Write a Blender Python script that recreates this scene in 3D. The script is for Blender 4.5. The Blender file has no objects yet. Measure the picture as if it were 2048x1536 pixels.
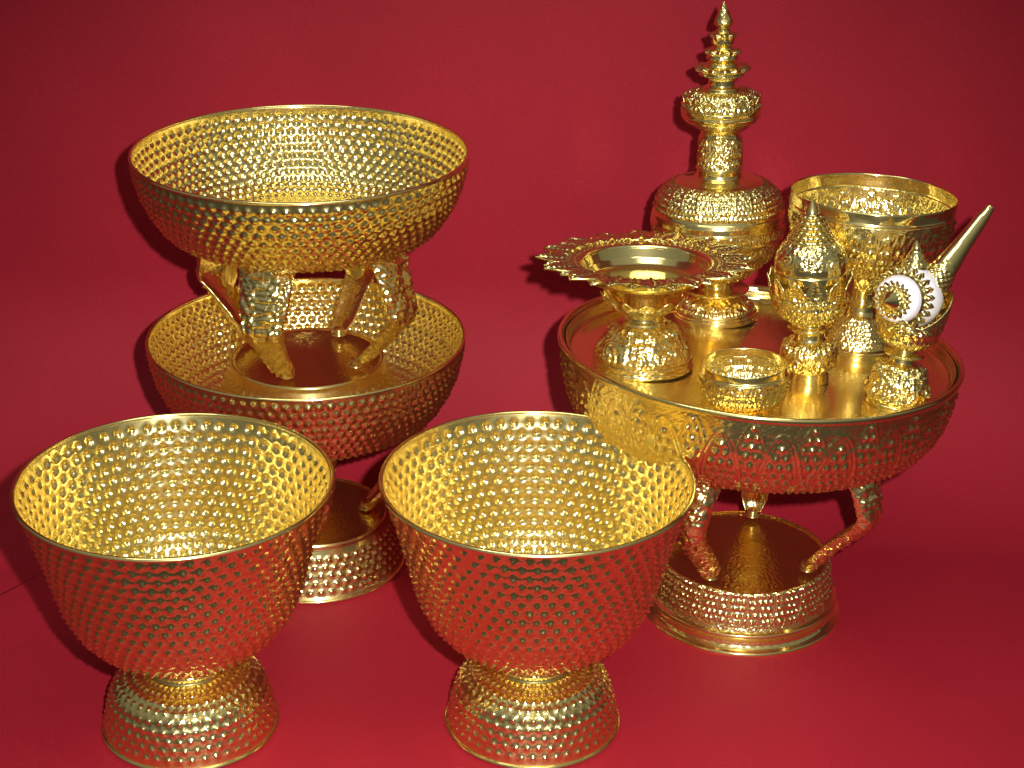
import bpy, math, random
import numpy as np
from mathutils import Vector, Matrix
PI = math.pi
TAU = 2*PI
R = math.radians
S = bpy.context.scene
COL = S.collection
rng = np.random.default_rng(7)
random.seed(7)

# ---------------------------------------------------------------- camera
CAM_H, PITCH, ROLL = 0.8, R(24.16), R(0.89)
fw = Vector((0, math.cos(PITCH), -math.sin(PITCH)))
rt0 = Vector((1, 0, 0)); up0 = rt0.cross(fw)
rt = math.cos(ROLL)*rt0 + math.sin(ROLL)*up0
up = -math.sin(ROLL)*rt0 + math.cos(ROLL)*up0
cd = bpy.data.cameras.new('camera'); cam = bpy.data.objects.new('camera', cd); COL.objects.link(cam)
M = Matrix((rt, up, -fw)).transposed().to_4x4(); M.translation = Vector((0, 0, CAM_H))
cam.matrix_world = M
cd.sensor_width = 36.0; cd.lens = 36.0*3600/2048; cd.clip_start = .02; cd.clip_end = 50
S.camera = cam

# ---------------------------------------------------------------- light
W = bpy.data.worlds.new('World'); S.world = W; W.use_nodes = True
bg = W.node_tree.nodes['Background']; bg.inputs[1].default_value = 1
# dim room: dark round about, a paler ceiling overhead
_n = W.node_tree.nodes; _l = W.node_tree.links
_tc = _n.new('ShaderNodeTexCoord'); _sp = _n.new('ShaderNodeSeparateXYZ'); _mr = _n.new('ShaderNodeMapRange'); _cr = _n.new('ShaderNodeValToRGB')
_mr.inputs['From Min'].default_value = -1; _mr.inputs['From Max'].default_value = 1
for _p, _c in ((0.0, (.035, .032, .028, 1)), (.48, (.045, .042, .036, 1)), (.62, (.115, .115, .10, 1)), (1.0, (.24, .245, .22, 1))):
    _e = _cr.color_ramp.elements.new(_p) if _p not in (0.0, 1.0) else _cr.color_ramp.elements[0 if _p == 0 else -1]
    _e.color = _c
_l.new(_tc.outputs['Generated'], _sp.inputs[0]); _l.new(_sp.outputs['Z'], _mr.inputs['Value']); _l.new(_mr.outputs[0], _cr.inputs[0]); _l.new(_cr.outputs[0], bg.inputs[0])

def lamp(name, kind, loc, target, energy, color, **kw):
    d = bpy.data.lights.new(name, kind); d.energy = energy; d.color = color
    for k, v in kw.items(): setattr(d, k, v)
    o = bpy.data.objects.new(name, d); COL.objects.link(o); o.location = loc
    o.rotation_euler = (Vector(target)-Vector(loc)).to_track_quat('-Z', 'Y').to_euler()
    return o
# the camera's own flash, a little right of and above the lens
flash_at = Vector((0, 0, CAM_H)) + rt*.070 + up*.048 + fw*.01
lamp('camera_flash', 'SPOT', flash_at, (0.01, 1.24, 0.08), 142, (1, .98, .95), spot_size=R(60), spot_blend=1.0, shadow_soft_size=.011)
# the room's ceiling light
lamp('ceiling_light', 'AREA', (-.1, .75, 2.3), (0, 1.2, 0), 15, (.95, 1, .88), shape='RECTANGLE', size=1.6, size_y=.6)

S.view_settings.view_transform = 'Standard'; S.view_settings.look = 'None'
S.view_settings.exposure = 0; S.view_settings.gamma = 1
S.render.engine = 'CYCLES'
cy = S.cycles
cy.use_denoising = True
cy.max_bounces = 12; cy.glossy_bounces = 10; cy.diffuse_bounces = 4
cy.sample_clamp_indirect = 12; cy.blur_glossy = .3
cy.caustics_reflective = True

# ---------------------------------------------------------------- materials
def mat(name):
    m = bpy.data.materials.new(name); m.use_nodes = True
    nt = m.node_tree; return m, nt, nt.nodes['Principled BSDF']
def nd(nt, t, **inp):
    n = nt.nodes.new(t)
    for k, v in inp.items(): n.inputs[k].default_value = v
    return n
def gold(name, col=(.94, .79, .335), rough=.12, rvar=.06, bumps=((60, .0006, .5),), vor=None, satin=.09):
    """polished brass-gold; bumps: (scale, distance, strength) of stacked noise relief in object space"""
    m, nt, b = mat(name); L = nt.links
    b.inputs['Base Color'].default_value = (*col, 1); b.inputs['Metallic'].default_value = 1
    tc = nt.nodes.new('ShaderNodeTexCoord')
    n = nd(nt, 'ShaderNodeTexNoise', Scale=35.0, Detail=4.0)
    L.new(tc.outputs['Object'], n.inputs['Vector'])
    mr = nd(nt, 'ShaderNodeMapRange'); mr.inputs['To Min'].default_value = rough-rvar*.6; mr.inputs['To Max'].default_value = rough+rvar
    L.new(n.outputs['Fac'], mr.inputs['Value']); L.new(mr.outputs[0], b.inputs['Roughness'])
    # faint tarnish: the gold wash runs a little redder and duller in places
    n2 = nd(nt, 'ShaderNodeTexNoise', Scale=14.0, Detail=5.0)
    L.new(tc.outputs['Object'], n2.inputs['Vector'])
    mx = nt.nodes.new('ShaderNodeMix'); mx.data_type = 'RGBA'
    mx.inputs[6].default_value = (*col, 1); mx.inputs[7].default_value = (col[0]*.93, col[1]*.86, col[2]*.75, 1)
    rp = nd(nt, 'ShaderNodeMapRange'); rp.inputs['From Min'].default_value = .42; rp.inputs['From Max'].default_value = .7
    L.new(n2.outputs['Fac'], rp.inputs['Value']); L.new(rp.outputs[0], mx.inputs[0]); L.new(mx.outputs[2], b.inputs['Base Color'])
    prev = None
    for sc, dist, st in bumps:
        q = nd(nt, 'ShaderNodeTexNoise', Scale=float(sc), Detail=2.0)
        L.new(tc.outputs['Object'], q.inputs['Vector'])
        bp = nd(nt, 'ShaderNodeBump', Strength=st, Distance=dist); L.new(q.outputs['Fac'], bp.inputs['Height'])
        if prev: L.new(prev.outputs[0], bp.inputs['Normal'])
        prev = bp
    if vor:
        q = nd(nt, 'ShaderNodeTexVoronoi', Scale=float(vor[0])); q.feature = 'SMOOTH_F1'
        L.new(tc.outputs['Object'], q.inputs['Vector'])
        bp = nd(nt, 'ShaderNodeBump', Strength=vor[2], Distance=vor[1]); bp.invert = True
        L.new(q.outputs['Distance'], bp.inputs['Height'])
        if prev: L.new(prev.outputs[0], bp.inputs['Normal'])
        prev = bp
    if prev: L.new(prev.outputs[0], b.inputs['Normal'])
    # the wash is not a clean mirror: a second, satin layer of finely scratched metal
    b2 = nt.nodes.new('ShaderNodeBsdfPrincipled'); b2.inputs['Metallic'].default_value = 1
    L.new(mx.outputs[2], b2.inputs['Base Color']); b2.inputs['Roughness'].default_value = .46
    if prev: L.new(prev.outputs[0], b2.inputs['Normal'])
    ms = nt.nodes.new('ShaderNodeMixShader'); L.new(b.outputs[0], ms.inputs[1]); L.new(b2.outputs[0], ms.inputs[2])
    r2 = nd(nt, 'ShaderNodeMapRange'); r2.inputs['From Min'].default_value = .3; r2.inputs['From Max'].default_value = .7
    r2.inputs['To Min'].default_value = satin*.7; r2.inputs['To Max'].default_value = satin*1.3
    L.new(n2.outputs['Fac'], r2.inputs['Value']); L.new(r2.outputs[0], ms.inputs[0])
    L.new(ms.outputs[0], nt.nodes['Material Output'].inputs['Surface'])
    return m
G_NUB = gold('gold_hobnail', bumps=((45, .0012, .2), (260, .0003, .18)), rough=.13)
G_REL = gold('gold_chased_relief', bumps=((70, .0008, .4), (420, .0005, .4)), vor=(520, .0005, .35), rough=.15)
G_REL2 = gold('gold_carved', bumps=((70, .0008, .35), (420, .0004, .35)), rough=.13)
G_PLAIN = gold('gold_polished', bumps=((30, .0012, .3), (220, .00015, .3)), rough=.11)
G_TRAY = gold('gold_tray_floor', bumps=((9, .003, .35), (60, .0003, .35)), rough=.17, rvar=.05, satin=.10)
G_DISC = gold('gold_hammered_disc', bumps=((40, .001, .4), (340, .0005, .7)), rough=.13, satin=.05)
G_LEG = gold('gold_leg', bumps=((60, .0012, .6), (300, .0006, .6)), vor=(330, .0008, .5), rough=.14)
def cloth():
    m, nt, b = mat('red_cloth'); L = nt.links
    tc = nt.nodes.new('ShaderNodeTexCoord')
    n = nd(nt, 'ShaderNodeTexNoise', Scale=5.0, Detail=6.0); L.new(tc.outputs['Object'], n.inputs['Vector'])
    cr = nt.nodes.new('ShaderNodeValToRGB')
    cr.color_ramp.elements[0].position = .3; cr.color_ramp.elements[0].color = (.228, .0082, .0172, 1)
    cr.color_ramp.elements[1].position = .7; cr.color_ramp.elements[1].color = (.260, .0096, .0198, 1)
    L.new(n.outputs['Fac'], cr.inputs[0])
    g = nd(nt, 'ShaderNodeTexNoise', Scale=900.0, Detail=3.0); L.new(tc.outputs['Object'], g.inputs['Vector'])
    mx = nt.nodes.new('ShaderNodeMix'); mx.data_type = 'RGBA'; mx.blend_type = 'MULTIPLY'; mx.inputs[0].default_value = .35
    gr = nd(nt, 'ShaderNodeMapRange'); gr.inputs['From Min'].default_value = .3; gr.inputs['From Max'].default_value = .7
    gr.inputs['To Min'].default_value = .7; gr.inputs['To Max'].default_value = 1.15
    L.new(g.outputs['Fac'], gr.inputs['Value']); L.new(cr.outputs[0], mx.inputs[6]); L.new(gr.outputs[0], mx.inputs[7])
    L.new(mx.outputs[2], b.inputs['Base Color'])
    b.inputs['Roughness'].default_value = .62; b.inputs['Specular IOR Level'].default_value = .12
    bp = nd(nt, 'ShaderNodeBump', Strength=.6, Distance=.0005); L.new(g.outputs['Fac'], bp.inputs['Height'])
    w = nd(nt, 'ShaderNodeTexNoise', Scale=7.0, Detail=2.0); L.new(tc.outputs['Object'], w.inputs['Vector'])
    b2 = nd(nt, 'ShaderNodeBump', Strength=.25, Distance=.01); L.new(w.outputs['Fac'], b2.inputs['Height'])
    L.new(bp.outputs[0], b2.inputs['Normal']); L.new(b2.outputs[0], b.inputs['Normal'])
    return m
RED = cloth()
def shellmat():
    m, nt, b = mat('white_shell'); L = nt.links
    tc = nt.nodes.new('ShaderNodeTexCoord')
    n = nd(nt, 'ShaderNodeTexNoise', Scale=40.0, Detail=3.0); L.new(tc.outputs['Object'], n.inputs['Vector'])
    cr = nt.nodes.new('ShaderNodeValToRGB')
    cr.color_ramp.elements[0].color = (.70, .66, .68, 1); cr.color_ramp.elements[1].color = (.80, .77, .80, 1)
    L.new(n.outputs['Fac'], cr.inputs[0]); L.new(cr.outputs[0], b.inputs['Base Color'])
    b.inputs['Roughness'].default_value = .28; b.inputs['Subsurface Weight'].default_value = .15; b.inputs['Subsurface Radius'].default_value = (.004, .003, .003)
    return m
SHELL = shellmat()

# ---------------------------------------------------------------- objects
def link(o, parent=None):
    COL.objects.link(o)
    if parent: o.parent = parent
    return o
def mesh_obj(name, V, F, m, parent=None, smooth=True):
    V = np.asarray(V, np.float32).reshape(-1, 3); F = np.asarray(F, np.int32)
    me = bpy.data.meshes.new(name); n = F.shape[1]
    me.vertices.add(len(V)); me.vertices.foreach_set('co', V.ravel())
    me.loops.add(F.size); me.loops.foreach_set('vertex_index', F.ravel())
    me.polygons.add(len(F)); me.polygons.foreach_set('loop_start', np.arange(0, F.size, n, dtype=np.int32))
    me.polygons.foreach_set('use_smooth', np.full(len(F), smooth))
    me.update(calc_edges=True); me.validate(); me.materials.append(m)
    return link(bpy.data.objects.new(name, me), parent)
def thing(name, label, cat, loc, group=None, axis=None, spin=0):
    o = bpy.data.objects.new(name, None); o.empty_display_size = .02; link(o)
    o.location = loc; o.rotation_mode = 'QUATERNION'
    q = Vector((0, 0, 1)).rotation_difference(Vector(axis).normalized()) if axis else Vector((0, 0, 1)).rotation_difference(Vector((0, 0, 1)))
    from mathutils import Quaternion
    o.rotation_quaternion = q @ Quaternion((0, 0, 1), spin)
    o['label'] = label; o['category'] = cat
    if group: o['group'] = group
    return o
def grid_faces(nr, nc, wrap=True):
    j = np.arange(nc if wrap else nc-1); i = np.arange(nr-1)
    I, J = np.meshgrid(i, j, indexing='ij'); K = (J+1) % nc
    return np.stack([I*nc+J, I*nc+K, (I+1)*nc+K, (I+1)*nc+J], -1).reshape(-1, 4)
def resample(pts, ds):
    pts = np.array(pts, float); out = [pts[0]]
    for a, b in zip(pts[:-1], pts[1:]):
        n = max(1, int(math.ceil(np.linalg.norm(b-a)/ds)))
        for k in range(1, n+1): out.append(a+(b-a)*k/n)
    return np.array(out)
def chaikin(pts, n=1):
    pts = np.array(pts, float)
    for _ in range(n):
        q = [pts[0]]
        for a, b in zip(pts[:-1], pts[1:]): q += [a*.75+b*.25, a*.25+b*.75]
        q.append(pts[-1]); pts = np.array(q)
    return pts
def arc(P): return np.concatenate([[0], np.cumsum(np.linalg.norm(np.diff(P, axis=0), axis=1))])
def prof_normals(P):
    t = np.gradient(P, axis=0); t /= np.linalg.norm(t, axis=1)[:, None]+1e-12
    return np.stack([t[:, 1], -t[:, 0]], -1)          # right of travel: outward when z rises
def to3(Rr, Z, nu, wob=0):
    th = np.arange(nu)/nu*TAU
    return np.stack([Rr*np.cos(th)[None], Rr*np.sin(th)[None], Z+0*th[None]], -1)
def wobble(Rr, nu, amp, seed):
    """hand-made: each ring slightly out of round"""
    g = np.random.default_rng(seed); th = np.arange(nu)/nu*TAU
    w = sum(g.uniform(-1, 1)*np.cos(k*th+g.uniform(0, TAU))/k for k in (2, 3, 5))
    return Rr*(1+amp*w[None])
def lathe(name, pts, nu, ds, m, parent, pat=None, thick=0, smooth_it=0, wob=.003, seed=1, post=None, ds2=None):
    """surface of revolution through pts (r,z) going upward outside; pat(u,s,L,Rl)->outward displacement;
       thick>0 adds an inner wall that carries the same relief (beaten sheet metal)"""
    P = resample(chaikin(pts, smooth_it) if smooth_it else pts, ds); N = prof_normals(P); s = arc(P); L = s[-1]
    U, Sg = np.meshgrid(np.arange(nu)/nu, s); Rl = P[:, 0][:, None]+0*U
    D = pat(U, Sg, L, Rl) if pat else 0*U
    Di = pat.inner(U, Sg, L, Rl) if hasattr(pat, 'inner') else D
    Ro = P[:, 0][:, None]+N[:, 0][:, None]*D; Zo = P[:, 1][:, None]+N[:, 1][:, None]*D
    Ro = wobble(np.maximum(Ro, 0), nu, wob, seed)
    V = to3(Ro, Zo, nu)
    if thick:
        Ri = np.maximum(P[:, 0][:, None]+N[:, 0][:, None]*(Di-thick), 0); Zi = P[:, 1][:, None]+N[:, 1][:, None]*(Di-thick)
        Ri = wobble(Ri, nu, wob, seed)
        V = np.concatenate([V, to3(Ri, Zi, nu)[::-1]])
    if post: V = post(V)
    return mesh_obj(name, V, grid_faces(V.shape[0], nu), m, parent)

# ---- relief patterns (u 0..1 round, s along the profile, L its length, Rl local radius) -> metres
def sstep(x): x = np.clip(x, 0, 1); return x*x*(3-2*x)
def ends(s, L, m): return sstep(s/m)*sstep((L-s)/m)
def hobnails(nc, nr, h=.0022, rad=.22, s0=0.0, s1=None, jit=.06):
    J = rng.uniform(-1, 1, (nr+2, nc, 3))
    def f(u, s, L, Rl, rk=.32):
        b = L if s1 is None else s1
        v = (s-s0)/(b-s0)*nr; row = np.floor(v); inside = (v >= 0) & (v < nr)
        uu = u*nc+.5*(row % 2); c = np.floor(uu).astype(int) % nc; r_ = np.clip(row, 0, nr-1).astype(int)
        du = uu-np.floor(uu)-.5+J[r_, c, 0]*jit; dv = v-row-.5+J[r_, c, 1]*jit
        pu = TAU*np.maximum(Rl, 1e-4)/nc; pv = (b-s0)/nr
        d = np.sqrt((du*pu)**2+(dv*pv)**2)/(.5*(pu+pv))
        hh = h*(1+.18*J[r_, c, 2])
        bump = hh*sstep(1-d/(rad*1.5))**.8
        # pointed scale pressed round every boss
        e = np.abs(np.abs(du)*1.25+np.abs(dv*.9)**1.0-.56)
        ridge = rk*hh*np.exp(-(e/.085)**2)
        return (bump+ridge)*inside
    f.inner = lambda u, s, L, Rl: f(u, s, L, Rl, .13)
    return f
def beads(nc, h=.0008, v0=.5, w=.5):
    def f(u, s, L, Rl):
        uu = u*nc; du = (uu-np.floor(uu)-.5)*TAU*Rl/nc; dv = s-v0*L
        r = TAU*Rl/nc*w
        return h*np.sqrt(np.clip(1-(du*du+dv*dv)/(r*r), 0, 1))
    return f
def vnoise(cu, cs, seed):
    G = np.random.default_rng(seed).uniform(-1, 1, (cs+2, cu))
    def f(u, v):
        x = u*cu; y = np.clip(v, 0, 1)*cs
        i = np.floor(x).astype(int); j = np.floor(y).astype(int); fx = sstep(x-i); fy = sstep(y-j)
        a = G[j, i % cu]; b = G[j, (i+1) % cu]; c = G[j+1, i % cu]; d = G[j+1, (i+1) % cu]
        return (a*(1-fx)+b*fx)*(1-fy)+(c*(1-fx)+d*fx)*fy
    return f
def scrolls(nc, nr, h=.0009, seed=3):
    """staggered spiral leaf scrolls, the chased foliage"""
    g = np.random.default_rng(seed); SG = g.choice([-1, 1], (nr+1, nc)); PH = g.uniform(0, TAU, (nr+1, nc)); n1 = vnoise(nc*4, nr*4, seed+9)
    def f(u, s, L, Rl):
        v = s/L*nr; row = np.clip(np.floor(v), 0, nr-1); uu = u*nc+.5*(row % 2)
        c = np.floor(uu).astype(int) % nc; r_ = row.astype(int)
        pu = TAU*Rl/nc; pv = L/nr; x = (uu-np.floor(uu)-.5); y = (v-row-.5)
        asp = pv/pu; rho = np.sqrt(x*x+(y*asp)**2)*2/np.minimum(1, asp); ph = np.arctan2(y*asp, x)
        w = np.cos(SG[r_, c]*2*ph*np.where(rho > .55, 2, 1)+9*rho+PH[r_, c])
        return h*(.55*w*sstep(1.45-rho)+.5*np.exp(-(rho/.25)**2)+.35*n1(u, s/L))*ends(s, L, L*.06)
    return f
def lotus(nc, h=.0016, flip=False, rows=9, cols=7, tip=2.1, vb=0.0):
    """pointed lotus arches full of little bosses, second tier of arches half a step behind; plain bosses below vb"""
    n1 = vnoise(nc*12, 30, 5)
    def f(u, s, L, Rl):
        v0 = s/L
        if flip: v0 = 1-v0
        v = (v0-vb)/(1-vb); up = v > 0; vc = np.clip(v, 0, 1)
        pu = TAU*Rl/nc
        def arch(uc, wmax, vt):
            t = np.clip(vc/vt, 0, 1); w = wmax*(1-t**tip)**.6*(.80+.20*np.sin(np.clip(t/.6, 0, 1)*PI/2))
            return np.abs(uc)-w, (vc < vt) & up
        ua = u*nc-np.floor(u*nc)-.5; ub = u*nc+.5-np.floor(u*nc+.5)-.5
        rw = np.maximum(.00055/pu, .014)
        beaded = .72+.28*np.cos(s/.0026*TAU)
        eb, ib = arch(ub, .36, .99)
        ea, ia = arch(ua, .46, .90); inA = (ea < 0) & ia
        out = np.where(inA, 0, h*.5*beaded*np.exp(-(eb/rw)**2)*ib)
        out = out+h*.62*beaded*np.exp(-(ea/rw)**2)*ia+h*.34*np.exp(-((ea+.075)/(rw*.8))**2)*inA
        row = np.floor(v0*rows); x = ua*cols+.5*(row % 2); dx = (x-np.floor(x)-.5)*pu/cols; dy = (v0*rows-row-.5)*L/rows
        cell = np.minimum(pu/cols, L/rows); d = np.sqrt(dx*dx+dy*dy)
        rr = .40*cell
        bos = h*sstep(1.1-d/rr)
        ring = h*.25*np.exp(-((d-.47*cell)/(.0004))**2)
        keep = ((ea < -.13) & ia) | ((~inA) & (eb < -.07) & ib) | (~up)
        out = out+(bos+ring)*keep
        gap = (~inA) & (eb > .04) & (v > .45)
        out = out+gap*h*.30*np.cos(u*nc*TAU*8)*np.cos(s/.0022*TAU)
        return (out+h*.10*n1(u, v0))*ends(s, L, L*.03)
    return f
def add(*fs):
    return lambda u, s, L, Rl: sum(f(u, s, L, Rl) for f in fs)
def grain(nc, nr, h, seed=4):
    n = vnoise(nc, nr, seed)
    return lambda u, s, L, Rl: h*n(u, s/L)*ends(s, L, L*.05)

def torus(name, r, z, rr, m, parent, nu=240, sq=1.0, seed=2, wob=.003, post=None, nk=10):
    a = np.arange(nk)/nk*TAU
    P = np.stack([r+rr*np.cos(a), z+rr*sq*np.sin(a)], -1)
    V = to3(wobble(P[:, 0][:, None]+np.zeros((1, nu)), nu, wob, seed), P[:, 1][:, None], nu)
    V = np.concatenate([V, V[:1]])
    if post: V = post(V)
    return mesh_obj(name, V, grid_faces(V.shape[0], nu)[:, ::-1], m, parent)

def leaf_mesh(name, Ln, Wd, h, m, parent, n=14, ny=20, bead=True, curl=0.0):
    """pointed repousse leaf: base at y=0, tip at y=Ln, relief along z; real thickness"""
    t = np.linspace(0, 1, ny)[:, None]; x = np.linspace(-1, 1, n)[None]
    w = Wd/2*np.where(t < .35, .82+.18*np.sin(t/.35*PI/2), (1-((t-.35)/.65)**1.6)*.98+.02)
    X = x*w; Y = t*Ln+0*x
    Z = h*(.9*np.exp(-(x/.16)**2)+.8*np.exp(-((np.abs(x)-.86)/.12)**2))*sstep((1-t)*6)
    if bead:
        k = 6; bx = np.cos(x*PI*2.5)*np.cos(t*PI*2*k); Z = Z+h*.55*np.clip(bx, 0, 1)*(np.abs(x) < .8)
    Z = Z+curl*t*t+.0*X
    top = np.stack([X, Y, Z], -1); bot = np.stack([X, Y, Z-.0008], -1)
    V = np.concatenate([top.reshape(-1, 3), bot.reshape(-1, 3)])
    F = grid_faces(ny, n, False); nv = ny*n
    B = (F+nv)[:, ::-1]
    loop = list(range(n))+[i*n+n-1 for i in range(1, ny)]+[(ny-1)*n+j for j in range(n-2, -1, -1)]+[i*n for i in range(ny-2, 0, -1)]
    E_ = np.array([[a, a+nv, b+nv, b] for a, b in zip(loop, loop[1:]+loop[:1])])
    return mesh_obj(name, V, np.concatenate([F, B, E_]), m, parent)
def ring_of(o, nleaf, r, z, tilt, phase=0, jit=0):
    """place o and its copies round the axis; tilt 0 = lying flat pointing outward, 90 deg = standing up"""
    par = o.parent; res = []
    for k in range(nleaf):
        c = o if k == 0 else link(o.copy(), par)
        a = (k+phase)/nleaf*TAU
        c.rotation_mode = 'XYZ'
        tl = tilt+random.uniform(-jit, jit)
        c.matrix_local = Matrix.Translation((r*math.cos(a), r*math.sin(a), z)) @ Matrix.Rotation(a-PI/2, 4, 'Z') @ Matrix.Rotation(tl, 4, 'X')
        res.append(c)
    return res

# ================================================================ SETTING: the red sweep
def backdrop():
    y0, yw, rad, ztop = .925, 1.605, .19, 1.35
    cl = yw-rad
    v = np.concatenate([np.linspace(y0-.32, y0-.01, 20), np.linspace(y0, 1.0, 12)[:-1], np.linspace(1.0, cl, 150)[:-1], cl+np.linspace(0, rad*PI/2, 60)[:-1], cl+rad*PI/2+np.linspace(0, ztop-rad, 60)])
    def sweep(q):
        a = np.clip((q-cl)/rad, 0, PI/2)
        y = np.where(q < cl, q, cl+rad*np.sin(a)); z = rad*(1-np.cos(a))+np.maximum(q-cl-rad*PI/2, 0)
        return y, z
    y, z = sweep(v)
    z = z-np.maximum(y0-v, 0); y = np.maximum(y, y0-.004*(v < y0))      # front edge hangs down over the table
    e = .0015
    x0 = -.422
    u = np.concatenate([np.linspace(-1.4, x0-.05, 20), np.linspace(x0-.04, x0-e, 12), np.linspace(x0, x0+.04, 12), np.linspace(x0+.05, 1.6, 70)])
    U, V = np.meshgrid(u, v); Y = y[:, None]+0*U; Z = z[:, None]+0*U
    X = U+(np.minimum(V, 1.52)-1.345)*.72
    # the sheet on the left lies a little lower, with the edge of the upper sheet running over it
    drop = .016*(U < x0-e/2)*sstep((1.47-V)/.08)
    Z = Z-drop
    Z = Z+.0012*np.sin(X*9+1)*np.cos(Y*7)*sstep((V-1.45)/.1)
    o = mesh_obj('backdrop', np.stack([X, Y, Z], -1), grid_faces(len(v), len(u), False), RED)
    o['kind'] = 'structure'; o['label'] = 'plain red cloth lying under and rising behind the gold ware'
    return o
backdrop()

# ================================================================ FOOTED HOBNAIL BOWLS (front)
def footed_bowl(loc, label):
    t = thing('footed_bowl', label, 'bowl', loc, group='footed hobnail bowls in the foreground')
    foot = [(.0654, 0), (.0656, .0022), (.0650, .004), (.0644, .007), (.0622, .018), (.0592, .030), (.0552, .0390), (.047, .0458), (.036, .0496), (.029, .0513)]
    lathe('foot', foot, 460, .0012, G_NUB, t, hobnails(46, 9, .0017, .22, .006), wob=.002, seed=11)
    torus('foot_rim', .0655, .0018, .0017, G_PLAIN, t, seed=11, wob=.002)
    lathe('neck', [(.029, .0508), (.0280, .0526), (.0280, .0545), (.0315, .0562), (.0324, .0578), (.0315, .0594), (.0285, .0610), (.0280, .0650), (.0295, .0685), (.0310, .0700)], 96, .0006, G_PLAIN, t, smooth_it=1)
    bowl = [(0.0005, .0692), (.016, .0692), (.029, .0694), (.042, .0722), (.053, .0765), (.063, .0825), (.0725, .0910), (.0812, .1035), (.0870, .117), (.0915, .134), (.0970, .156), (.1038, .180), (.1085, .196), (.1125, .2068)]
    P = resample(bowl, .0013); Lb = arc(P)[-1]
    lathe('bowl', bowl, 600, .0015, G_NUB, t, hobnails(60, 19, .0024, .235, .036, Lb-.004), thick=.0013, wob=.0035, seed=12)
    torus('rim', .1127, .2068, .0018, G_PLAIN, t, seed=12, wob=.0035)
    return t
def copy_thing(t, loc, label, spin):
    r = t.copy(); link(r); r.location = loc; r['label'] = label
    r.rotation_mode = 'XYZ'; r.rotation_euler = (0, 0, spin); r.scale = (1.004, .997, .992)
    for c in list(t.children):
        d = c.copy(); link(d, r); d.matrix_local = c.matrix_local
        for g in c.children: e = g.copy(); link(e, d)
    return r
b1 = footed_bowl((.0195, 1.1561, 0), 'gold hobnail bowl on a flared foot, in front of the carved pedestal tray')
b2 = copy_thing(b1, (-.2407, 1.1459, 0), 'gold hobnail bowl on a flared foot, in front of the stacked pedestal trays', 2.1)

# ================================================================ PEDESTAL TRAYS
def leg(parent, ang, st, width, m, ornate=True, seed=5):
    """st: stations (radial, z, half width, half thickness) from the tray down to the foot"""
    st = np.array(st, float); P = resample(st, .0012); n = len(P); nk = 84
    tt = np.gradient(P[:, :2], axis=0); tt /= np.linalg.norm(tt, axis=1)[:, None]+1e-9
    N = np.stack([-tt[:, 1], tt[:, 0]], -1)        # outward side of the path (path goes down)
    a = np.arange(nk)/nk*TAU
    ca, sa = np.cos(a)[None], np.sin(a)[None]
    hw = P[:, 2][:, None]; th = P[:, 3][:, None]
    X = hw*np.sign(ca)*np.abs(ca)**.8
    O = np.where(sa > 0, th*sa, th*(.55*sa)+th*.75*(1-np.abs(ca)**2)*(sa < 0))  # open, hollow inside face
    g = vnoise(22, max(4, n//3), seed)
    vv = np.arange(n)[:, None]/(n-1); sv = vv*n*.0012
    rel = .0016*g(a[None]/TAU+0*vv, vv)+.0012*sstep(1.3-3*np.sqrt(((X/.0058+.5*(np.floor(sv/.0052) % 2)) % 1-.5)**2+((sv/.0052) % 1-.5)**2))
    O = O+rel*(sa > 0)*(1 if ornate else .3)
    Rr = P[:, 0][:, None]+N[:, 0][:, None]*O; Z = P[:, 1][:, None]+N[:, 1][:, None]*O
    V = np.stack([Rr, X, Z], -1)
    c0 = V[0].mean(0, keepdims=True)+0*V[0]; c1 = V[-1].mean(0, keepdims=True)+0*V[-1]
    V = np.concatenate([c0[None], V, c1[None]])
    o = mesh_obj('leg', V, grid_faces(V.shape[0], nk), m, parent)
    o.rotation_euler = (0, 0, ang)
    fr, fz = P[-1, 0], P[-1, 1]
    kz = st[:, 1].mean()
    pad = lathe('foot_pad', [(0, 0), (.0064, 0), (.0068, .0008), (.0064, .0018), (.0050, .0024), (.0048, .0036), (.0056, .0050), (.0040, .0068), (0, .0075)], 32, .001, G_PLAIN, o)
    pad.location = (fr, 0, fz-.0045)
    return o
def knee_plate(parent, ang, r, z, w, h):
    """flat oval cheek on the inner side of a leg's knee"""
    a = np.arange(28)/28*TAU; rows = []
    for k, (s, d) in enumerate([(0, .0022), (.6, .0021), (.92, .0016), (1, .0006), (1, -.0006), (.9, -.0012), (0, -.0012)]):
        rows.append(np.stack([-d+0*a, w*s*np.cos(a), h*s*np.sin(a)], -1))
    o = mesh_obj('knee_plate', np.array(rows), grid_faces(7, 28)[:, ::-1], G_PLAIN, parent)
    o.location = (r*math.cos(ang), r*math.sin(ang), z); o.rotation_euler = (0, 0, ang)
    return o
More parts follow.
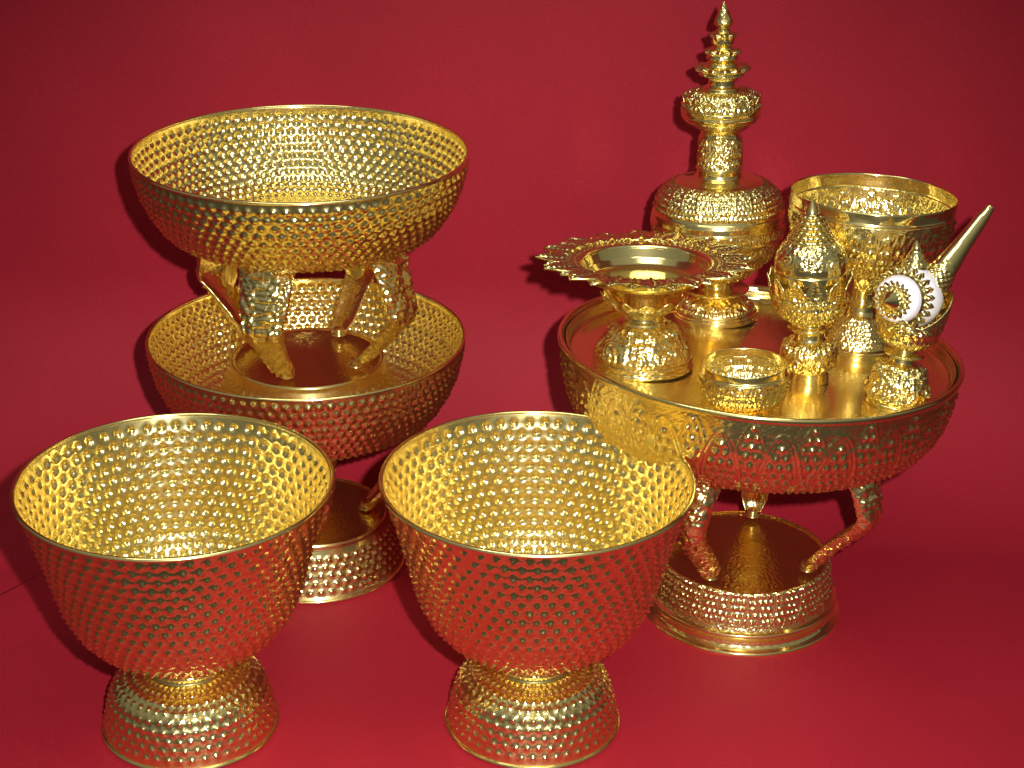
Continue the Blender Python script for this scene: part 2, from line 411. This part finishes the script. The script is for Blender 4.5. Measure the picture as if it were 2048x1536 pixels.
def hob_tray(name, base, zs, tray, label, ncol, legang, legst, knees, seed, drum_mesh=None):
    t = thing(name, label, 'tray', base, group='hobnail pedestal trays stacked one in the other')
    drum = [(.0794, 0), (.0796, .002), (.0785, .0035), (.0770, .006), (.0735, .018), (.0695, .030), (.0665, .039), (.0650, .0435), (.0650, .0465), (.0640, .0480)]
    lathe('base_drum', drum, 468, .0013, G_NUB, t, hobnails(52, 5, .0019, .24, .006, .041), seed=seed)
    torus('base_rim', .0795, .0016, .0015, G_PLAIN, t, seed=seed)
    lathe('base_top', [(.0642, .0478), (.0630, .0484), (.0615, .0470), (.045, .0470), (.02, .0471), (0, .0471)], 128, .002, G_DISC, t, seed=seed)
    for a in legang: leg(t, R(a), legst, 1, G_LEG, seed=seed+int(a))
    for a, r, z in knees: knee_plate(t, R(a), r, z, .0115, .0165)
    P = resample(tray, .0013); L = arc(P)[-1]; 
    flat = 0
    for p, q in zip(tray[:-1], tray[1:]):
        if p[0] < .088*tray[-1][0]/.1350: flat += math.hypot(q[0]-p[0], q[1]-p[1])
    lathe('tray', tray, ncol*8, .00155, G_NUB, t, hobnails(ncol, 12, .0021, .29, flat, L-.004), thick=.0013, seed=seed+1, wob=.003)
    torus('rim', tray[-1][0], tray[-1][1], .0014, G_PLAIN, t, seed=seed+1, nu=300)
    return t
# lower one stands on the cloth
zt = .2149
sc = .1323/.1350
def traysh(r, h, ztop):
    pr = [(0.0005, -.0745), (.04, -.0745), (.070, -.0744), (.0745, -.0738), (.088, -.0725), (.0990, -.0700), (.1095, -.0645), (.1165, -.0560), (.1240, -.0430), (.1295, -.0300), (.1330, -.0160), (.1345, -.0060), (.1350, 0)]
    return [(a*r/.1350, ztop+b*h/.0745) for a, b in pr]
LSX, LSY = -.1733, 1.3988
legs_low = [(.074, .1425, .0225, .006), (.082, .136, .0235, .009), (.090, .118, .0220, .011), (.0905, .105, .0195, .0095), (.080, .089, .0165, .009), (.062, .073, .0125, .0085), (.051, .060, .0105, .008), (.0465, .0535, .0070, .006)]
hob_tray('pedestal_tray', (LSX, LSY, 0), 0, traysh(.1323, .0745, zt), 'lower of the two stacked gold hobnail trays, standing on the red cloth', 95, (5, 95, 185, 275), legs_low, [(95, .078, .110)], 21)
zb2 = .1435
legs_up = [(.076, .303, .0225, .005), (.083, .297, .0230, .0070), (.0905, .276, .0205, .0070), (.0955, .256, .0180, .0065), (.0945, .2515, .0172, .0070), (.0885, .2445, .0150, .0072), (.0730, .2270, .0118, .0072), (.0590, .2110, .0108, .0070), (.0490, .2020, .0075, .006)]
up_base = zb2+.0035
hob_tray('pedestal_tray', (LSX, LSY, up_base), 0, [(a, b-up_base) for a, b in traysh(.1350, .0705, .3754)], 'upper of the two stacked gold hobnail trays, standing inside the lower tray', 86, (63, 153, 256, 331),
         [(a, b-up_base, c, d) for a, b, c, d in legs_up], [(63, .0765, .256-up_base), (153, .077, .258-up_base)], 41)

# carved one on the right
RSX, RSY = .1974, 1.3316
def carved_tray():
    t = thing('pedestal_tray', 'wide gold pedestal tray carved with pointed arches, carrying the small vessels', 'tray', (RSX, RSY, 0))
    lathe('base_foot', [(.0848, 0), (.0851, .0015), (.0845, .003), (.0805, .0050), (.0790, .0070), (.0785, .0105), (.0800, .0135), (.0812, .0155), (.0808, .0175), (.0775, .0190)], 360, .0007, G_PLAIN, t,
          lambda u, s, L, Rl: -.00035*np.exp(-((np.sqrt((((u*64) % 1-.5)*TAU*Rl/64)**2+(s-L*.47)**2)-.0021)/.0005)**2), wob=.002, seed=31)
    lathe('base_drum', [(.0776, .0188), (.0765, .022), (.0750, .030), (.0735, .040), (.0720, .0485), (.0712, .0510), (.0700, .0520)], 800, .0008, G_REL, t, lotus(20, .0020, flip=True, rows=6, cols=5), wob=.002, seed=31)
    lathe('base_top', [(.0702, .0518), (.0690, .0512), (.0680, .0502), (.05, .0500), (.02, .0501), (0, .0501)], 128, .0015, G_DISC, t)
    st = [(.078, .168, .0170, .008), (.088, .160, .0205, .012), (.1005, .146, .0190, .0115), (.1065, .124, .0165, .0105), (.1055, .1185, .0160, .0105), (.0990, .1090, .0145, .0098), (.0840, .0930, .0128, .0092), (.0725, .0800, .0120, .0090), (.0645, .069, .0116, .0088), (.0600, .0590, .0070, .0065)]
    for k, a in enumerate((237, 325, 76, 152)): leg(t, R(a), st, 1, G_LEG, seed=50+k)
    knee_plate(t, R(76), .086, .110, .0095, .0165)
    # the tray sits a little askew on its legs
    C = np.array([0, 1.3293-RSY, .2404]); n = Vector((.0411, .0590, 1)).normalized()
    q = np.array(Vector((0, 0, 1)).rotation_difference(n).to_matrix())
    post = lambda V: (np.asarray(V).reshape(-1, 3) @ q.T + C).reshape(np.asarray(V).shape)
    body = [(0.0005, -.0830), (.06, -.0830), (.080, -.0826), (.100, -.0798), (.1180, -.0745), (.1325, -.0672), (.1435, -.0572), (.1508, -.0445), (.1550, -.0300), (.1573, -.0130), (.1580, -.0040)]
    P = resample(body, .0013); L = arc(P)[-1]
    lo = lotus(22, .0024, rows=14, cols=6, vb=.30)
    def pat(u, s, Lx, Rl):
        a = .088; inside = s > a
        return np.where(inside, lo(u, np.maximum(s-a, 0), Lx-a, Rl), 0)
    lathe('tray', body, 1012, .0014, G_REL2, t, pat, wob=.002, seed=32, post=post)
    lathe('rim', [(.1578, -.0045), (.1600, -.0040), (.1614, -.0020), (.1615, 0), (.1608, .0014), (.1590, .0018), (.1572, .0008), (.1562, -.0020), (.1568, -.0038), (.1559, -.0056), (.1566, -.0076), (.1557, -.0096), (.1562, -.0116), (.1557, -.0145)], 360, .0008, G_PLAIN, t, wob=.002, seed=32, post=post)
    lathe('tray_insert', [(.1546, -.0025), (.1551, -.0012), (.1541, -.0006), (.1532, -.0014), (.1534, -.0040), (.1526, -.0056), (.1532, -.0078), (.1522, -.0100), (.1500, -.0114), (.1460, -.0119), (.12, -.0120), (.06, -.0120), (0, -.0120)], 200, .0025, G_TRAY, t, wob=.002, seed=33, post=post)
    return t
carved_tray()
TN = (.0411, .0590, 1)

# ================================================================ TALL COVERED WATER POT
def mm(l): return [(a/1000, b/1000) for a, b in l]
def water_pot():
    t = thing('covered_pot', 'tall gold covered pot with a tiered spire lid, tallest piece on the carved tray', 'pot', (.1741, 1.4380, .2229), axis=(-.0286, .0589, .9979))
    lathe('base_moulding', mm([(36.0, 0), (36.4, 1.2), (36.1, 3.6), (35, 4.2), (34.8, 5.9), (33.2, 6.6), (32.6, 8.1)]), 120, .0006, G_PLAIN, t)
    lathe('base', mm([(32.6, 8.1), (30.5, 11), (27.4, 13.6), (22.5, 16), (18.8, 17.4)]), 400, .0007, G_REL, t, add(scrolls(16, 1, .0016), beads(60, .001, .12)))
    lathe('stem', mm([(18.8, 17.2), (17.1, 19.0), (16.4, 20.2), (24.5, 21.6), (27.6, 23.8), (28.2, 24.8), (27, 25.4), (17, 25.6), (14.5, 27.4), (14.5, 31.5), (18.8, 33.3), (21, 34.6)]), 120, .0007, G_PLAIN, t)
    lathe('lower_body', mm([(20, 34), (26, 37.2), (31.1, 40.9), (40.8, 49.8), (47, 56.5), (51.5, 63.5), (55.0, 72.6)]), 400, .0009, G_REL, t, add(scrolls(22, 4, .0010, 13), grain(220, 60, .0004)))
    lathe('lower_band', mm([(55.0, 72.6), (55.8, 73.2), (56.4, 74.4), (55.8, 75.4), (55.4, 76)]), 120, .0005, G_PLAIN, t)
    lathe('girdle', mm([(55.4, 76), (56.4, 80), (56.8, 84)]), 480, .0008, G_REL, t, scrolls(40, 1, .0012, 14))
    lathe('upper_band', mm([(56.8, 84), (57.2, 84.8), (56.6, 86), (56.4, 90.5), (55.6, 93.5), (54.6, 94.2), (53.6, 96.2)]), 120, .0006, G_PLAIN, t)
    lathe('shoulder', mm([(53.6, 96.2), (53, 100), (51.5, 105), (47.5, 111), (41, 116.5), (37, 118.6)]), 480, .0008, G_REL, t, lotus(22, .0021, rows=6, cols=4))
    lathe('shoulder_top', mm([(37, 118.6), (33.5, 120.2), (25, 122.0), (20.9, 122.8), (19.6, 123.6), (19.0, 126), (18.9, 129.5), (19.8, 130.0), (19.8, 131.2), (18.2, 131.6)]), 120, .0008, G_PLAIN, t)
    lathe('neck', mm([(18.9, 131.4), (18.7, 133), (18.3, 145), (17.8, 156.5)]), 360, .0008, G_REL, t, add(scrolls(10, 3, .0007, 15), grain(120, 40, .0006)))
    lathe('flared_mouth', mm([(17.8, 156.5), (16.2, 159.0), (16.1, 160.7), (18.4, 163.7), (24.4, 167), (29.8, 170.0), (32.2, 173.4), (32.9, 175.0), (32.2, 176.4), (33.0, 177.6), (33.4, 180.2), (32.2, 180.8)]), 200, .0006, G_PLAIN, t, grain(60, 20, .0003))
    lathe('lid', mm([(32.0, 180.6), (31.4, 184.5), (30.2, 189.0), (26.0, 193.0), (17, 194.9)]), 400, .0007, G_REL, t, add(lotus(14, .0017, rows=4, cols=3), grain(160, 20, .0005)))
    lf = leaf_mesh('leaf', .0088, .0105, .0010, G_REL, t, n=10, ny=14)
    ring_of(lf, 16, .0300, .1835, R(78), jit=R(4))
    lathe('lid_collar', mm([(17, 194.8), (15.6, 195.4), (15.4, 197.4), (14.8, 198), (11.3, 198.8), (11.0, 200.0), (11.1, 204.0), (11.9, 206.1), (12.6, 206.8)]), 96, .0006, G_PLAIN, t)
    def star(n, amp):
        return lambda u, s, L, Rl: amp*(1-np.abs(((u*n) % 1)*2-1))*np.exp(-((s/L-.5)/.16)**2)
    for k, (z0, r0, rm, zm, z1, r1, n) in enumerate([(206.6, 12.4, 21.8, 213.2, 220.2, 8.6, 14), (219.8, 8.8, 14.0, 226.9, 232.2, 5.8, 12), (231.6, 5.8, 10.8, 240.6, 246.0, 4.2, 10)]):
        lathe('spire_tier', mm([(r0, z0), (r0*1.02+rm*.30, z0+1.6), (rm*.86, zm-2.2), (rm, zm), (rm*.80, zm+1.4), (rm*.60, zm+2.2), (rm*.56, zm+3.6), (r1*1.5, (zm+z1)/2+1.2), (r1*1.35, z1-1.6), (r1, z1)]), 168, .0006, G_REL, t, star(n, .0022-.0005*k))
    lathe('finial', mm([(4.1, 245.6), (4.3, 246.4), (6.9, 248.3), (7.5, 250.0), (7.2, 252.5), (5.6, 256.0), (4.0, 259.0), (2.4, 262.0), (1.0, 265.2), (0, 267.4)]), 64, .0006, G_PLAIN, t, grain(16, 12, .0005))
water_pot()

# ================================================================ OFFERING PLATE ON FOOT
def offering_plate():
    t = thing('footed_plate', 'footed gold plate with a spiky leaf border, at the left of the carved tray', 'plate', (.1028, 1.3037, .2332), axis=(-.0105, .0896, .9959))
    lathe('base_band', mm([(39.3, 0), (39.9, .8), (39.6, 2.6), (38.8, 3.0), (38.6, 6.2), (39.2, 6.9), (38.6, 7.8), (37.2, 8.4)]), 200, .0006, G_PLAIN, t, grain(90, 8, .0004), wob=.006, seed=3)
    lathe('foot', mm([(37.2, 8.2), (36.6, 12), (34.6, 17.2), (31.0, 24.4), (27.0, 30.0), (23.0, 33.8), (19.5, 35.6)]), 440, .0008, G_REL, t, add(scrolls(9, 2, .0015, 17), lotus(12, .0008, rows=5, cols=3)), wob=.006, seed=3)
    lathe('stem', mm([(19.6, 35.4), (18.6, 36.6), (18.0, 38.0), (15.6, 39.6), (15.4, 41.8), (17.2, 43.6)]), 96, .0005, G_PLAIN, t)
    lathe('petal_cup', mm([(17.2, 43.4), (24.2, 48.1), (29.6, 51.8), (31.6, 54.0)]), 240, .0008, G_PLAIN, t, lambda u, s, L, Rl: .0011*np.cos(u*TAU*12)*s/L, thick=.0009)
    lf = leaf_mesh('leaf', .010, .014, .0007, G_PLAIN, t, n=10, ny=12, bead=False)
    ring_of(lf, 12, .0295, .0520, R(58), jit=R(5))
    lathe('dish', mm([(16.8, 43.0), (15.6, 50), (15.6, 59.2), (18, 60.6), (24.1, 63.5), (33.0, 66.8), (41.2, 71.4), (45.8, 76.0), (48.9, 82.2)]), 200, .0009, G_PLAIN, t)
    lathe('well', mm([(52.6, 85.0), (51.0, 84.6), (49.6, 83.2), (48.0, 78), (46.0, 73.0), (44.0, 70.6), (30, 70.2), (12, 70.2), (0, 70.2)]), 200, .0009, G_PLAIN, t)
    lathe('border', mm([(49.0, 82.2), (60, 83.6), (69.0, 84.6), (69.4, 85.2), (69.0, 85.8), (60, 85.2), (52.4, 84.8)]), 504, .0009, G_REL, t,
          lambda u, s, L, Rl: np.where(s > L*.5, 1, 0)*(.0016*sstep(1-np.sqrt((((u*72) % 1-.5)*TAU*Rl/72)**2+(Rl-.0548)**2)/.0019)
            + .0015*np.clip(np.cos(u*TAU*72+PI*np.floor((Rl-.0575)/.0036))*np.cos((Rl-.0575)/.0036*PI-PI/2), 0, 1)*(Rl > .0575)), wob=.001)
    for (n, L_, W_, r_, tl, ph, nm) in ((16, .0250, .0270, .0605, 3, 0, 0), (16, .0200, .0210, .0605, 0, .5, 1)):
        lf = leaf_mesh('leaf', L_, W_, .0021, G_REL, t, n=22, ny=26)
        ring_of(lf, n, r_, .0862-.0007*nm, R(tl), ph, jit=R(3))
offering_plate()

# ================================================================ LARGE CUP ON FOOT (back right)
def big_cup():
    t = thing('footed_cup', 'large open gold cup with raised flowers, standing behind the small covered jar', 'cup', (.2824, 1.3612, .2230), axis=(.0218, .0589, .998))
    lathe('base_band', mm([(27.1, 0), (27.3, .6), (27.1, 5.0), (28.6, 6.0), (29.3, 7.2), (28.6, 8.2), (26.6, 9.4)]), 120, .0006, G_PLAIN, t)
    lathe('foot', mm([(26.4, 9.4), (24.6, 13), (22.9, 17.0), (19.6, 23.4), (16.3, 29.9), (14.2, 33.2)]), 360, .0008, G_REL, t, add(lotus(14, .0012, rows=8, cols=3, flip=True), grain(120, 40, .0004)))
    lathe('stem', mm([(14.2, 33.0), (12.6, 34.6), (11.4, 37.2), (10.6, 42.0), (12.6, 43.6), (12.8, 44.9), (12.2, 45.6), (12.8, 46.4), (10.9, 47.8), (10.9, 53.4), (12.4, 55.4)]), 96, .0005, G_PLAIN, t)
    lathe('petal_collar', mm([(12.4, 55.2), (15.0, 58.5), (18.6, 61.9), (20.6, 65.6)]), 240, .0007, G_REL, t, add(beads(24, .0012, .45), lambda u, s, L, Rl: .0009*np.cos(u*TAU*12)*s/L))
    lf = leaf_mesh('leaf', .0085, .0095, .0008, G_REL, t, n=8, ny=12)
    ring_of(lf, 14, .0198, .0640, R(66), jit=R(4))
    cupp = mm([(.5, 68.5), (14, 68.8), (20, 69.8), (28, 71.8), (36.5, 75.6), (44.8, 80.4), (52.6, 86.2), (58.4, 93.2), (62.4, 103.0), (64.4, 113.5), (65.2, 123.0)])
    lo = add(lotus(18, .0025, rows=9, cols=5), scrolls(36, 5, .0004, 19))
    def pat(u, s, L, Rl):
        a = .020; return np.where(s > a, lo(u, np.maximum(s-a, 0), L-a, Rl), 0)
    lathe('cup', cupp, 432, .0013, G_REL, t, pat, thick=.0012, wob=.005, seed=44)
    lathe('rim', mm([(65.0, 122.6), (65.9, 123.4), (66.2, 124.2), (65.6, 125.6), (65.7, 130.0), (65.8, 133.6), (65.2, 134.4), (64.6, 133.6), (64.5, 128), (64.2, 122.8)]), 240, .0008, G_PLAIN, t, grain(30, 3, .0005), wob=.005, seed=44)
big_cup()

# ================================================================ COVERED JAR
def covered_jar():
    t = thing('covered_jar', 'small gold covered jar with a pointed ringed lid, in front of the large open cup', 'jar', (.2322, 1.2897, .2290), axis=(-.052, .0588, .9969))
    lathe('base_band', mm([(16.1, 0), (16.3, .6), (16.0, 6.8), (14.9, 7.6), (14.8, 8.4), (16.2, 9.6)]), 96, .0005, G_PLAIN, t)
    lathe('foot', mm([(16.2, 9.6), (18.0, 12.6), (19.8, 16.3), (22.0, 21.5), (22.4, 25.5), (21.4, 29.6), (17.9, 32.8), (13.0, 34.4)]), 320, .0007, G_REL, t, add(scrolls(7, 2, .0013, 21), grain(100, 30, .0004)))
    lathe('stem', mm([(13.0, 34.2), (12.0, 36.0), (11.6, 40.2), (13.2, 41.6), (16.2, 43.0), (17.0, 44.2), (16.5, 45.4), (12.2, 46.2), (12.0, 48.2), (13.6, 50)]), 96, .0005, G_PLAIN, t)
    lathe('body', mm([(13.4, 49.6), (18.6, 52.2), (25.2, 57.6), (29.0, 65.0), (30.2, 72.0), (30.4, 80.0)]), 400, .0008, G_REL, t, add(lotus(10, .0019, rows=6, cols=4), scrolls(20, 3, .0007, 22)))
    lf = leaf_mesh('leaf', .0165, .0165, .0012, G_REL, t, n=12, ny=18)
    ring_of(lf, 12, .0300, .0735, R(82), jit=R(5))
    lathe('lid_band', mm([(27.2, 83.6), (27.8, 84.6), (27.9, 90.0), (27.2, 90.6), (26.9, 91.4), (27.6, 92.2), (27.6, 96.6)]), 120, .0006, G_PLAIN, t)
    lathe('lid', mm([(27.6, 96.4), (27.2, 100.0), (26.0, 104.0), (23.6, 108.6), (20.4, 112.4), (17.6, 114.4)]), 320, .0007, G_REL, t, add(scrolls(9, 2, .0009, 23), grain(100, 20, .0003)))
    tiers = [(114.2, 17.5, 17.9, 15.0), (117.4, 15.2, 15.6, 13.2), (120.5, 13.2, 13.9, 11.4), (124.0, 11.2, 12.0, 9.5), (127.6, 9.3, 10.0, 7.6), (131.4, 7.3, 7.8, 5.4)]
    for k, (z, a, b, c) in enumerate(tiers):
        lathe('lid_tier', mm([(a, z), (b, z+.8), (b, z+1.5), (c, z+3.3), (c*.97, z+3.9)]), 160, .0005, G_PLAIN, t, beads(18-2*k, .0009, .33))
    lathe('finial', mm([(5.4, 135.0), (5.2, 136.4), (4.2, 139), (2.4, 142.6), (0, 147)]), 48, .0006, G_PLAIN, t)
covered_jar()

# ================================================================ SMALL OPEN BOWL
def small_bowl():
    t = thing('small_bowl', 'little open gold bowl without a foot, at the front edge of the carved tray', 'bowl', (.1752, 1.2351, .2342), axis=(-.0423, .0499, .9973))
    lathe('bowl', mm([(.3, 0), (12, 0), (18.1, .2), (22.6, 1.2), (27.6, 4.4), (31.4, 9.6), (33.4, 17.1), (33.6, 24.8)]), 336, .0010, G_REL, t, (lambda lo: lambda u, s, L, Rl: np.where(s > .019, lo(u, np.maximum(s-.019, 0), L-.019, Rl), 0))(lotus(14, .0019, rows=6, cols=4)), thick=.0011, wob=.006, seed=51)
    lathe('rim', mm([(33.2, 24.6), (33.2, 25.6), (32.5, 26.2), (32.4, 30.8), (32.2, 31.6), (31.6, 31.2), (31.4, 26.2), (31.6, 24.8)]), 120, .0007, G_PLAIN, t, wob=.006, seed=51)
small_bowl()

# ================================================================ GOBLET HOLDING THE CONCH
GB = Vector((.2928, 1.2511, .2286))
def goblet():
    t = thing('goblet', 'small gold goblet whose scooped lip cradles the white shell', 'goblet', GB, axis=(.0813, .0587, .995))
    lathe('base_band', mm([(23.4, 0), (24.0, .8), (23.8, 3.0), (22.2, 4.2)]), 96, .0005, G_PLAIN, t)
    lathe('foot', mm([(22.2, 4.0), (24.2, 7.4), (23.6, 13.6), (22.0, 21.0), (19.9, 26.6), (15.0, 30.6), (11.0, 32.4)]), 320, .0007, G_REL, t, add(scrolls(6, 2, .0017, 25), grain(90, 30, .0006)))
    lathe('stem', mm([(11.0, 32.2), (8.6, 33.4), (7.8, 37.6), (14.2, 38.8), (15.8, 40.2), (15.0, 41.4), (8.0, 42.2), (8.2, 45.2)]), 96, .0005, G_PLAIN, t)
    cp = mm([(.3, 44.6), (5, 44.6), (9.4, 45.8), (16.4, 48.6), (21.2, 53.6), (24.0, 60.6), (25.4, 68.6), (26.6, 78.0), (28.0, 88.0)])
    def lip(V):
        V = V.copy(); th = np.arctan2(V[..., 1], V[..., 0]); r = np.hypot(V[..., 0], V[..., 1])
        # high points left and right, scooped front and back
        g = .79+.24*np.cos(2*(th-R(2)))+.05*np.abs(np.cos(3*th))+.10*np.exp(-((np.abs(th)-PI)/.5)**2)
        z = V[..., 2]; V[..., 2] = .0446+(z-.0446)*np.where(z > .0446, (1-sstep((z-.055)/.03))+g*sstep((z-.055)/.03), 1)
        return V
    lathe('cup', cp, 288, .0011, G_REL, t, add(lotus(9, .0014, rows=6, cols=4), scrolls(14, 4, .0008, 26)), thick=.0010, post=lip)
goblet()

def conch():
    ax = Vector((-.60, -.775, .20)).normalized()  # spire axis, towards the viewer and left
    fc = Vector((.2830, 1.2400, .3170))          # centre of the spire side
    back = fc-ax*.033
    t = thing('conch_shell', 'white conch shell in toothed gold mounts with a long gold spout, resting in the goblet', 'conch shell', back, axis=tuple(ax))
    # local z = spire axis
    lathe('shell', mm([(9, -16), (16, -11), (21.0, -4), (23.4, 4), (23.8, 10), (23.2, 16), (21.2, 22), (18.8, 26.2), (18.0, 27.0), (18.0, 30), (17.2, 34), (15.0, 37.2), (10.5, 39.6), (0, 40.6)]), 160, .0009, SHELL, t, smooth_it=1, wob=.012, seed=61)
    def teeth(n, r0, amp):
        def f(V):
            V = V.copy(); r = np.hypot(V[..., 0], V[..., 1]); th = np.arctan2(V[..., 1], V[..., 0])
            tri = 1-np.abs(((th/TAU*n) % 1)*2-1)
            k = sstep((r-r0*.80)/(r0*.2)); s = 1+amp*(tri-.5)*k
            V[..., 0] *= s; V[..., 1] *= s
            return V
        return f
    lathe('toothed_collar', mm([(22.9, 19.4), (22.6, 20.6), (21.0, 24.4), (19.6, 26.4), (18.8, 27.6), (18.4, 28.6), (18.0, 29.2)]), 396, .0006, G_PLAIN, t, add(beads(22, .0016, .5)), wob=.012, seed=61,
          post=teeth(22, .0222, .15))
    lathe('toothed_cap', mm([(13.6, 38.7), (13.2, 39.6), (11.0, 41.4), (8.6, 42.4), (7.4, 43.8), (6.4, 45.6), (4.6, 48.2), (2.4, 52.0), (0, 55.4)]), 300, .0005, G_PLAIN, t, add(beads(18, .0013, .15, .42), beads(14, .0010, .33, .4)), post=teeth(18, .0135, .20))
    # gold mount over the back half
    lathe('mount', mm([(8, -17.4), (12.6, -15.2), (17.4, -11.0), (21.4, -5.2), (23.6, -1.0)]), 240, .0008, G_REL, t, add(scrolls(12, 2, .0012, 28)), wob=.012, seed=61, post=teeth(20, .0236, .12))
    Mi = (Matrix.Translation(back) @ Vector((0, 0, 1)).rotation_difference(ax).to_matrix().to_4x4()).inverted()
    # spout
    a = Mi @ Vector((.3150, 1.262, .3230)); b = Mi @ Vector((.3563, 1.2861, .3745))
    d = b-a; L = d.length*1000
    sp = lathe('spout', mm([(11.5, -9), (12.8, -3), (11.8, 2), (11.0, 6), (10.2, 10), (8.9, 20), (7.0, 34), (5.0, L-10), (3.5, L-2), (3.7, L), (2.2, L+.3), (1.8, L-3)]), 96, .0012, G_PLAIN, t, lambda u, s, L_, Rl: .0003*np.cos(s*900)*(s < L_*.3)+.0009*np.cos(u*TAU*14)*np.cos(s*1200)*(s < L_*.22))
    sp.rotation_mode = 'QUATERNION'; sp.rotation_quaternion = Vector((0, 0, 1)).rotation_difference(d.normalized()); sp.location = a
    c = Mi @ Vector((.2995, 1.2640, .3345)); e = Mi.to_3x3() @ Vector((-.03, .02, 1)).normalized()
    fn = lathe('finial', mm([(10.5, 0), (10.2, 2.0), (8.4, 4.0), (7.6, 4.2), (7.4, 6.2), (5.9, 8.2), (5.4, 8.4), (5.2, 10.4), (3.9, 12.4), (3.5, 12.6), (3.2, 15.0), (1.9, 17.6), (0, 20.6)]), 96, .0006, G_PLAIN, t, add(beads(14, .0008, .2), beads(11, .0007, .45)))
    fn.rotation_mode = 'QUATERNION'; fn.rotation_quaternion = Vector((0, 0, 1)).rotation_difference(e); fn.location = c
conch()
